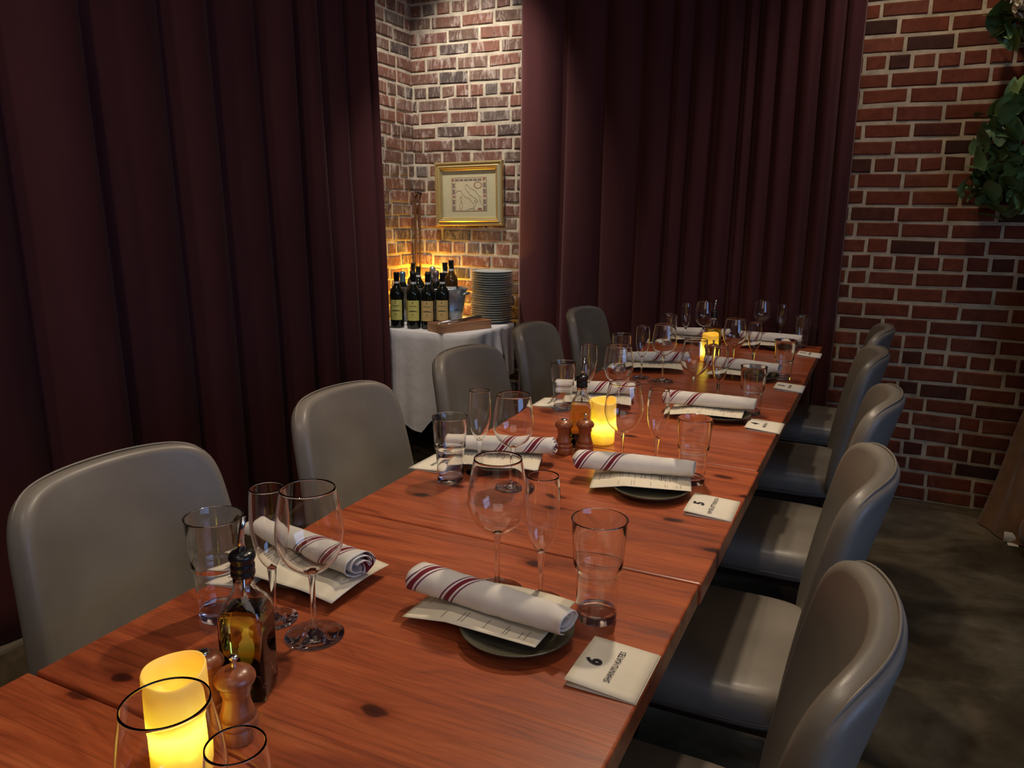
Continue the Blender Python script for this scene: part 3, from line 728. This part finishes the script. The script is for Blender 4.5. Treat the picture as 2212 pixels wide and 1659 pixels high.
# wine bottles
GREENGL = mat('black_green_glass', (.006, .008, .006, 1), .06, Specular_IOR_Level=.6)
BROWNGL = mat('brown_bottle_glass', (.05, .022, .006, 1), .06, Specular_IOR_Level=.6)
FOILB = mat('black_foil', (.012, .011, .013, 1), .35); FOILBLUE = mat('ice_blue_foil', lin((120, 160, 180)), .28, .8); FOILS = mat('silver_foil', lin((190, 190, 182)), .3, .8); FOILP = mat('dusky_foil', lin((130, 112, 112)), .35, .6)
COLLAR = paper('white_neck_band', (215, 210, 205)); LABY = paper('yellow_label', (214, 204, 112)); LABT = paper('tan_label', (214, 182, 116)); LABINK = mat('olive_label_ink', lin((96, 92, 62)), .8)
def arc_patch(R, z0, z1, half, face, seg=14, rows=1):
    V = []; F = []
    for j in range(rows+1):
        for i in range(seg+1): a = face-half+2*half*i/seg; V.append((R*math.cos(a), R*math.sin(a), z0+(z1-z0)*j/rows))
    for j in range(rows):
        for i in range(seg): b = j*(seg+1)+i; F.append((b, b+1, b+seg+2, b+seg+1))
    return V, F
def wine_proto2(glass, foil, collar, label, kind='wine', name='wine_bottle'):
    e = empty(name, 'x', 'bottle'); fa = -PI/2+.35
    if kind == 'wine': pr = [(.034, 0), (.037, .002), (.038, .006), (.038, .185), (.0365, .199), (.031, .212), (.021, .226), (.0155, .238), (.0142, .25), (.0140, .268)]
    else: pr = [(.038, 0), (.042, .003), (.043, .01), (.043, .15), (.040, .175), (.032, .205), (.023, .235), (.0175, .255), (.0155, .268)]
    link('glass_body', *lathe(pr, 44), glass, e)
    if kind == 'wine': link('capsule', *lathe([(.0152, .247), (.0152, .295), (.0158, .297), (.0158, .301), (.0145, .303), (.0005, .3035)], 32), foil, e)
    else: link('foil', *lathe([(.0215, .238), (.0180, .252), (.0168, .270), (.0165, .283), (.0188, .287), (.0192, .300), (.0175, .310), (.010, .315), (.0005, .316)], 32), foil, e)
    if collar: link('neck_band', *lathe([(.0157, .243), (.0157, .254)], 32, False, False), COLLAR, e)
    if label:
        lb_ = link('label', *arc_patch(.0384, .045, .155, 1.0, fa), label, e)
        P = [arc_patch(.0387, .140, .147, .07, fa, 4), arc_patch(.0387, .1365, .139, .11, fa, 4), arc_patch(.0387, .122, .1255, .52, fa, 12), arc_patch(.0387, .1165, .1175, .2, fa, 6), arc_patch(.0387, .078, .0815, .18, fa, 6), arc_patch(.0387, .071, .0725, .25, fa, 6), arc_patch(.0387, .063, .0642, .4, fa, 8), arc_patch(.0387, .052, .0526, .7, fa, 10)]
        hill = []; hf = []
        for i in range(25):
            u = i/24*2-1; a = fa+u*.72; hill += [(.0387*math.cos(a), .0387*math.sin(a), .0935), (.0387*math.cos(a), .0387*math.sin(a), .0955+.006*max(0, 1-u*u)**1.5+.0008*math.sin(i*2.3))]
        for i in range(24): hf.append((2*i, 2*i+2, 2*i+3, 2*i+1))
        link('label_print', *merge(*P, (hill, hf)), LABINK, lb_, False)
    return e
A = Maker(wine_proto2(GREENGL, FOILB, True, LABY)); B = Maker(wine_proto2(GREENGL, FOILB, True, LABT))
gw = 'dark wine bottles standing on the alcove side table'
A.place((-2.400, 3.548, ZS), 0, 'dark wine bottle with yellow label, leftmost of the front row', gw)
A.place((-2.302, 3.565, ZS), .05, 'dark wine bottle with yellow label, second from left in the front row', gw)
B.place((-2.225, 3.588, ZS), 0, 'dark wine bottle with tan label, half behind the wooden box corner', gw)
B.place((-2.172, 3.655, ZS), .05, 'dark wine bottle with tan label, rightmost of the front row', gw)
A.place((-2.365, 3.655, ZS), -.5, 'dark wine bottle behind and between the two leftmost labelled bottles', gw)
A.place((-2.275, 3.675, ZS), .3, 'dark wine bottle behind the second and third labelled bottles', gw)
# tub
galv = mat('galvanized_steel', lin((150, 158, 166)), .38, .75); ntg = NT(galv)
vv = ntg.n('ShaderNodeTexVoronoi'); vv.inputs['Scale'].default_value = 40; ntg.l(mapping(ntg), vv.inputs['Vector']); sp_ = ntg.n('ShaderNodeSeparateColor'); ntg.l(vv.outputs['Color'], sp_.inputs[0])
ntg.l(ramp(ntg, sp_.outputs[0], [(0, lin((120, 130, 140))), (1, lin((176, 184, 190)))]), ntg.b.inputs['Base Color'])
tx, ty = -2.385, 3.862
tub = empty('ice_tub', 'oval galvanized steel tub holding bottles behind the wine row', 'tub', (tx, ty, ZS))
def oval(prof, seg=64):
    V, F = lathe(prof, seg, True, False); return [(x*1.03, y*.60, z*1.19) for x, y, z in V], F
link('bucket', *oval([(.195, 0), (.2, .002), (.212, .06), (.214, .063), (.212, .066), (.232, .158), (.238, .162), (.240, .166), (.238, .17), (.232, .168), (.228, .16), (.21, .07), (.196, .012), (.01, .011)]), galv, tub)
for s in (1, -1):
    hd = link('handle', *tube([(s*.234, -.03, .162), (s*.252, -.028, .174), (s*.256, 0, .178), (s*.252, .028, .174), (s*.234, .03, .162)], .005, 8), galv, tub)
ice = mat('ice', (.75, .8, .85, 1), .25, Specular_IOR_Level=.6); rnd = random.Random(4); parts = []
for i in range(110):
    a = rnd.random()*2*PI; q = math.sqrt(rnd.random()); x, y = .20*q*math.cos(a), .107*q*math.sin(a); s = .013
    parts.append(box(x-s, x+s, y-s, y+s, .145+rnd.random()*.016, .173+rnd.random()*.008))
io = link('ice_cubes', *merge(*parts), ice, loc=(tx, ty, ZS), smooth=False); io['kind'] = 'stuff'; tag(io, 'ice cubes filling the galvanized tub', 'ice')
S1 = Maker(wine_proto2(GREENGL, FOILBLUE, False, None, 'sp', 'sparkling_wine_bottle')); S2 = Maker(wine_proto2(GREENGL, FOILS, False, None, 'sp', 'sparkling_wine_bottle')); S3 = Maker(wine_proto2(GREENGL, FOILP, False, None, 'sp', 'sparkling_wine_bottle'))
BR = Maker(wine_proto2(BROWNGL, FOILB, True, COLLAR))
gt = 'bottles standing in the galvanized tub'
def tubb(mk, x, y, ztop, h, label): mk.place((x, y, ST+ztop-.76-h), 0, label, gt)
tubb(S1, -2.555, 3.84, 1.045, .316, 'sparkling wine bottle with ice-blue foil, leftmost in the tub')
tubb(A, -2.53, 3.92, 1.09, .3035, 'dark wine bottle in the tub, tall black capsule near its left end')
tubb(A, -2.462, 3.868, 1.075, .3035, 'dark wine bottle in the tub, black capsule left of the silver foil')
tubb(S2, -2.412, 3.945, 1.072, .316, 'sparkling wine bottle with bright silver foil at the middle of the tub')
tubb(A, -2.318, 3.93, 1.10, .3035, 'dark wine bottle in the tub, tall capsule behind the dusky foil one')
tubb(S3, -2.322, 3.835, 1.06, .316, 'sparkling wine bottle with dusky grey foil, right of the tub middle')
tubb(BR, -2.235, 3.86, 1.12, .3035, 'brown glass wine bottle standing tallest at the right of the tub')
# plates stack
DP = Maker(plate_proto(PLATE2, .122, .019, 'dinner_plate', 'plate'))
NPL = 22
ORD = 'first second third fourth fifth sixth seventh eighth ninth tenth eleventh twelfth thirteenth fourteenth fifteenth sixteenth seventeenth eighteenth nineteenth twentieth twenty-first'.split()
for i in range(NPL):
    lab = 'topmost grey dinner plate of the tall stack' if i == NPL-1 else ('bottom grey dinner plate of the tall stack' if i == 0 else 'grey dinner plate, %s from the top of the tall stack' % ORD[NPL-1-i])
    DP.place((-2.046+.003*math.sin(i*1.7)+.0004*i, 3.996+.002*math.cos(i*2.1), ZS+i*.0133), i*.7, lab, 'stacked grey dinner plates')
# wooden box with steel tools
bx = empty('wooden_box', 'open light wood box holding steel serving tools at the cloth edge', 'box', (-2.058, 3.645, ZS), math.radians(66))
BOXW = mat('light_oak', lin((176, 128, 92)), .55); ntb = NT(BOXW); ntb.l(ramp(ntb, noise_n(ntb, mapping(ntb, (3, 60, 60)), 1.5, 4), [(.3, lin((150, 102, 72))), (.7, lin((190, 142, 104)))]), ntb.b.inputs['Base Color'])
link('tray_body', *merge(box(-.17, .17, -.064, .064, 0, .008), box(-.17, .17, -.064, -.054, .008, .046), box(-.17, .17, .054, .064, .008, .046), box(-.17, -.16, -.054, .054, .008, .046), box(.16, .17, -.054, .054, .008, .046)), BOXW, bx, False)
for i, (y, a) in enumerate(((-.02, .15), (.015, -.1), (.0, .02))):
    k = tag(link('serving_tongs' if i == 0 else 'steel_knife', *tube([(-.15, y, .030+i*.007), (0, y+a*.1, .042+i*.006), (.145, y+a*.2, .052+i*.005)], [.006, .004, .008], 8), STEEL), ['long steel serving tongs lying in the wooden box', 'steel knife lying in the wooden box, nearer the left', 'steel knife resting on top inside the wooden box'][i], 'utensil', 'steel tools in the wooden box')
    k.location = (-2.058, 3.645, ZS); k.rotation_euler = (0, 0, math.radians(66))
tag(link('black_dish', *lathe([(.05, 0), (.07, .004), (.078, .014), (.074, .015), (.06, .007), (.001, .006)], 40, True, False), mat('black_glaze', (.01, .01, .011, 1), .15), loc=(-2.085, 3.80, ZS)), 'x', 'dish')
bpy.data.objects['black_dish'].location = (-2.215, 3.765, ZS); bpy.data.objects['black_dish'].scale = (.5, .5, 1)
bpy.data.objects['black_dish']['label'] = 'small black glazed dish between the tub and the wooden box'
# amber candle behind the tub
cn = CA.place((-2.60, 4.07, ZS), .2, 'glowing candle hidden behind the tub in the alcove corner', 'flameless pillar candles')
L = bpy.data.lights.new('candle_glow', 'POINT'); L.energy = 9; L.color = (1, .50, .03); L.shadow_soft_size = .03
lo = bpy.data.objects.new('candle_glow', L); col.objects.link(lo); lo.location = (-2.52, 4.08, ZS+.17)
# rope
hemp = mat('brown_hemp', lin((92, 62, 40)), .9)
parts = []
for s in (0, 1):
    for k in range(3):
        pts = []
        for i in range(90):
            z = 1.49-i*.0072; a = i*.62+k*2*PI/3; xx = -2.636+.030*s*min(1, .35+i/12); pts.append((xx+.0036*math.cos(a), 4.118+.0036*math.sin(a)+.002*s, z))
        parts.append(tube(pts, .0042, 6))
rp = empty('hanging_rope', 'twisted brown rope hanging doubled in the brick alcove corner', 'rope', (0, 0, 0))
link('strands', *merge(*parts), hemp, rp)
link('nail', *tube([(-2.62, 4.165, 1.497), (-2.62, 4.10, 1.503)], .006, 10), BLACKMETAL, rp)
# framed map
fx0, fx1, fz0, fz1 = -2.500, -2.044, 1.308, 1.680
fm_ = empty('framed_map', 'gold framed antique map of a long peninsula hung on the alcove bricks', 'picture', ((fx0+fx1)/2, WE-.018, (fz0+fz1)/2)); fm_.rotation_euler = (0, math.radians(-1.2), 0)
hw, hh = (fx1-fx0)/2, (fz1-fz0)/2
prof = [(0, 0), (0, .020), (.004, .026), (.010, .027), (.014, .021), (.018, .020), (.028, .030), (.036, .027), (.041, .018), (.046, .017), (.050, .012), (.050, 0)]
V = []; F = []
for ins, d in prof:
    for sx, sz in ((-1, -1), (1, -1), (1, 1), (-1, 1)): V.append((sx*(hw-ins), -d, sz*(hh-ins)))
for j in range(len(prof)-1):
    for k in range(4): q = (k+1) % 4; F.append((j*4+k, j*4+q, (j+1)*4+q, (j+1)*4+k))
GOLD = mat('aged_gold', lin((214, 190, 130)), .36, .7); link('gold_moulding', V, F, GOLD, fm_, False)
def rect(x0, x1, z0, z1, y): return [(x0, y, z0), (x1, y, z0), (x1, y, z1), (x0, y, z1)], [(0, 1, 2, 3)]
link('mat_board', *box(-hw+.045, hw-.045, -.010, -.004, -hh+.045, hh-.045), paper('cream_mount', (214, 204, 164)), fm_, False)
mw, mh = .117, .100; mp = link('map_print', *box(-mw, mw, -.0115, -.0100, -mh, mh), paper('aged_map_paper', (222, 208, 170)), fm_, False)
def mcoord(px, py): return ((px-825)/430*mw, -(py-840)/385*mh)
coast = [[(490, 805), (560, 770), (620, 775), (680, 860), (740, 910), (830, 950), (900, 1030), (935, 1060), (940, 1130), (925, 1200)], [(745, 640), (745, 720), (800, 790), (850, 850), (940, 920), (1020, 970), (1035, 1030), (960, 990), (990, 1070), (960, 1130), (950, 1200)],
         [(745, 640), (790, 640), (830, 690), (900, 730), (1000, 790), (1050, 870), (1100, 900), (1095, 980), (1130, 1060), (1170, 1100)], [(625, 890), (600, 940), (630, 1000), (650, 940), (625, 890)], [(640, 1020), (590, 1060), (590, 1180), (630, 1200), (665, 1100), (640, 1020)], [(770, 1200), (850, 1170), (925, 1165)]]
parts = []
for c in coast:
    P = spline(c, 5); pts = []
    for i, p in enumerate(P): x, z = mcoord(*p); pts.append((x+.0007*math.sin(i*2.1), -.0118, z+.0007*math.cos(i*1.7)))
    parts.append(tube(pts, .0009, 4))
link('coastline', *merge(*parts), mat('map_ink', lin((96, 86, 78)), .8), mp, False)
parts = []
for i in range(6):
    x, z = mcoord(530+i*113, 530); parts.append(rect(x-.013, x+.013, z-.0065, z+.0065, -.0118))
for i, yv in enumerate((650, 790, 1020, 1155)):
    for xx in (445, 1212):
        x, z = mcoord(xx, yv); parts.append(rect(x-.008, x+.008, z-.014, z+.014, -.0118))
link('border_scenes', *merge(*parts), mat('map_scenes', lin((138, 120, 108)), .8), mp, False)
parts = [rect(*[q for q in (mcoord(390, 0)[0], mcoord(1260, 0)[0])], mcoord(0, 480)[1]-.0015, mcoord(0, 480)[1]+.0015, -.0117), rect(mcoord(390, 0)[0], mcoord(1260, 0)[0], mcoord(0, 1215)[1]-.0012, mcoord(0, 1215)[1]+.0012, -.0117)]
for a, b in ((395, 408), (488, 496), (1172, 1180), (1250, 1262)): parts.append(rect(mcoord(a, 0)[0], mcoord(b, 0)[0], mcoord(0, 1215)[1], mcoord(0, 480)[1], -.0117))
for cx_, cy_ in ((435, 530), (1205, 520), (1215, 890), (450, 900)):
    x, z = mcoord(cx_, cy_); Vc = [(x+.008*math.cos(a), -.0119, z+.008*math.sin(a)) for a in [k*PI/8 for k in range(16)]]; parts.append((Vc, [tuple(range(16))]))
x, z = mcoord(1050, 650)
for a in range(14): t = a*2*PI/14; parts.append(rect(x+.024*math.cos(t)-.004, x+.024*math.cos(t)+.004, z+.018*math.sin(t)-.003, z+.018*math.sin(t)+.003, -.0118))
x, z = mcoord(1090, 1180); parts.append(rect(x-.014, x+.014, z-.006, z+.006, -.0118))
link('border_ornament', *merge(*parts), mat('map_rose', lin((156, 104, 88)), .8), mp, False)
link('glazing', *rect(-hw+.047, hw-.047, -hh+.047, hh-.047, -.0135), THIN, fm_, False)

# ---------------------------------------------------------------- right end: foliage, flower, cloth
def leaf_mat(name, a, b):
    m = mat(name, rough=.5); nt = NT(m); nt.l(ramp(nt, noise_n(nt, mapping(nt), 7, 3), [(.35, lin(a)), (.65, lin(b))]), nt.b.inputs['Base Color']); return m
LEAF = leaf_mat('green_leaf', (66, 94, 54), (124, 152, 90))
def leaves(cen, spread, n, seed, size):
    rnd = random.Random(seed); parts = []
    for i in range(n):
        while True:
            q = Vector((rnd.uniform(-1, 1), rnd.uniform(-1, 1), rnd.uniform(-1, 1)))
            if q.length < 1: break
        c = Vector(cen)+Vector((q.x*spread[0]+.18*q.z*spread[0], q.y*spread[1], q.z*spread[2])); s = size*rnd.uniform(.6, 1.25)
        R_ = Matrix.Rotation(rnd.uniform(0, 2*PI), 3, 'Z') @ Matrix.Rotation(rnd.uniform(.3, 1.9), 3, 'X') @ Matrix.Rotation(rnd.uniform(-.6, .6), 3, 'Y')
        V = []; rows = 6
        for k in range(rows+1):
            t = k/rows; w_ = s*.33*math.sin(PI*min(1, t*.93+.04))**.8*(1-.35*t); y = t*s
            for sd in (-1, 0, 1): V.append(c+R_ @ Vector((sd*w_, y, -abs(sd)*-.25*w_-.25*t*t*s)))
        Fq = [(k*3+a, k*3+a+1, k*3+a+4, k*3+a+3) for k in range(rows) for a in (0, 1)]
        parts.append((V, Fq))
    return merge(*parts)
v1 = empty('leafy_garland', 'dark green leafy garland hanging down the brick wall at right, lower cluster', 'foliage', (.53, 3.99, 1.66))
v = link('leaves', *merge(leaves((.0, 0, .0), (.24, .07, .30), 300, 3, .11), leaves((-.20, 0, -.16), (.07, .04, .06), 24, 8, .06)), LEAF, v1); v['kind'] = 'stuff'
rnd = random.Random(2)
link('vine_stems', *merge(*[tube(spline([(rnd.uniform(-.05, .1), .03, 1.3), (rnd.uniform(-.05, .1), .0, .4), (rnd.uniform(-.12, .1), 0, .1), (rnd.uniform(-.2, .15), 0, -.2)], 6), .004, 6) for i in range(7)]), mat('vine_stem', lin((60, 48, 28)), .8), v1)
v2 = empty('leafy_garland', 'dark green leafy garland at the top right corner below the white flower', 'foliage', (.52, 3.99, 2.2))
v = link('leaves', *leaves((0, 0, 0), (.24, .06, .15), 150, 13, .12), LEAF, v2); v['kind'] = 'stuff'
rnd = random.Random(6); parts = []
for i in range(60):
    a = rnd.random()*2*PI; b = math.acos(rnd.uniform(-1, 1)); r_ = .055; c = Vector((r_*math.sin(b)*math.cos(a)*1.3, r_*math.sin(b)*math.sin(a)*.8, r_*math.cos(b)*.8)); nrm = c.normalized(); t1 = nrm.cross(Vector((.1, .9, .3))).normalized(); t2 = nrm.cross(t1); V = [c]
    for k in range(7): q = k*2*PI/7; V.append(c+(t1*math.cos(q)+t2*math.sin(q))*.019+nrm*(.008+.004*rnd.random()))
    parts.append((V, [(0, 1+k, 1+(k+1) % 7) for k in range(7)]))
parts.append(lathe([(.01, -.035), (.045, -.02), (.05, .0), (.045, .02), (.01, .035)], 20))
tag(link('white_flower', *merge(*parts), mat('white_petals', lin((210, 200, 180)), .7), loc=(.425, 3.87, 2.225)), 'white ruffled flower bloom at the top right corner among leaves', 'flower')
BROWN = mat('brown_cloth', lin((104, 70, 44)), .85, Sheen_Weight=.2); nt = NT(BROWN); nt.l(ramp(nt, noise_n(nt, mapping(nt), 12, 5), [(.3, lin((120, 84, 54))), (.7, lin((150, 106, 68)))]), nt.b.inputs['Base Color'])
def drape(u, v):
    a = u*2*PI; z = .005+v*1.25; t = 1-v
    r_ = .07+.20*t**1.25+.018*math.sin(a*5+2*z)*t+.022*noise.noise(Vector((math.cos(a)*2, math.sin(a)*2, z*3)))
    if z > .62: r_ += .012
    r_ += .01*(.62 < z < .66)
    return (r_*math.cos(a), r_*math.sin(a)*.72, z)
dc = empty('draped_cloth', 'brown cloth draped tall to the floor against the brick wall, at the right edge', 'cloth', (.80, 3.93, 0))
link('fabric', *grid(72, 60, drape), BROWN, dc)
tg = link('white_tag', *merge(grid(4, 6, lambda u, v: (u*.045, -.003-.012*math.sin(v*3), .05-.045*v)), grid(4, 4, lambda u, v: (.015+u*.04, -.012-.03*v, .006-.003*v))), CARD, dc); tg.location = (-.205, -.155, 0)
def lump(u, v):
    a = u*2*PI; b = v*PI; r_ = .135+.012*noise.noise(Vector((math.cos(a)*2, math.sin(a)*2, v*4))); s = math.sin(b)
    return (r_*s*math.cos(a), r_*s*math.sin(a), .115-r_*.85*math.cos(b)*1.0)
lp = tag(link('cloth_bundle', *grid(40, 24, lump), BROWN, loc=(.76, 3.62, 0)), 'rounded brown cloth bundle on the floor in front of the draped cloth', 'cloth')
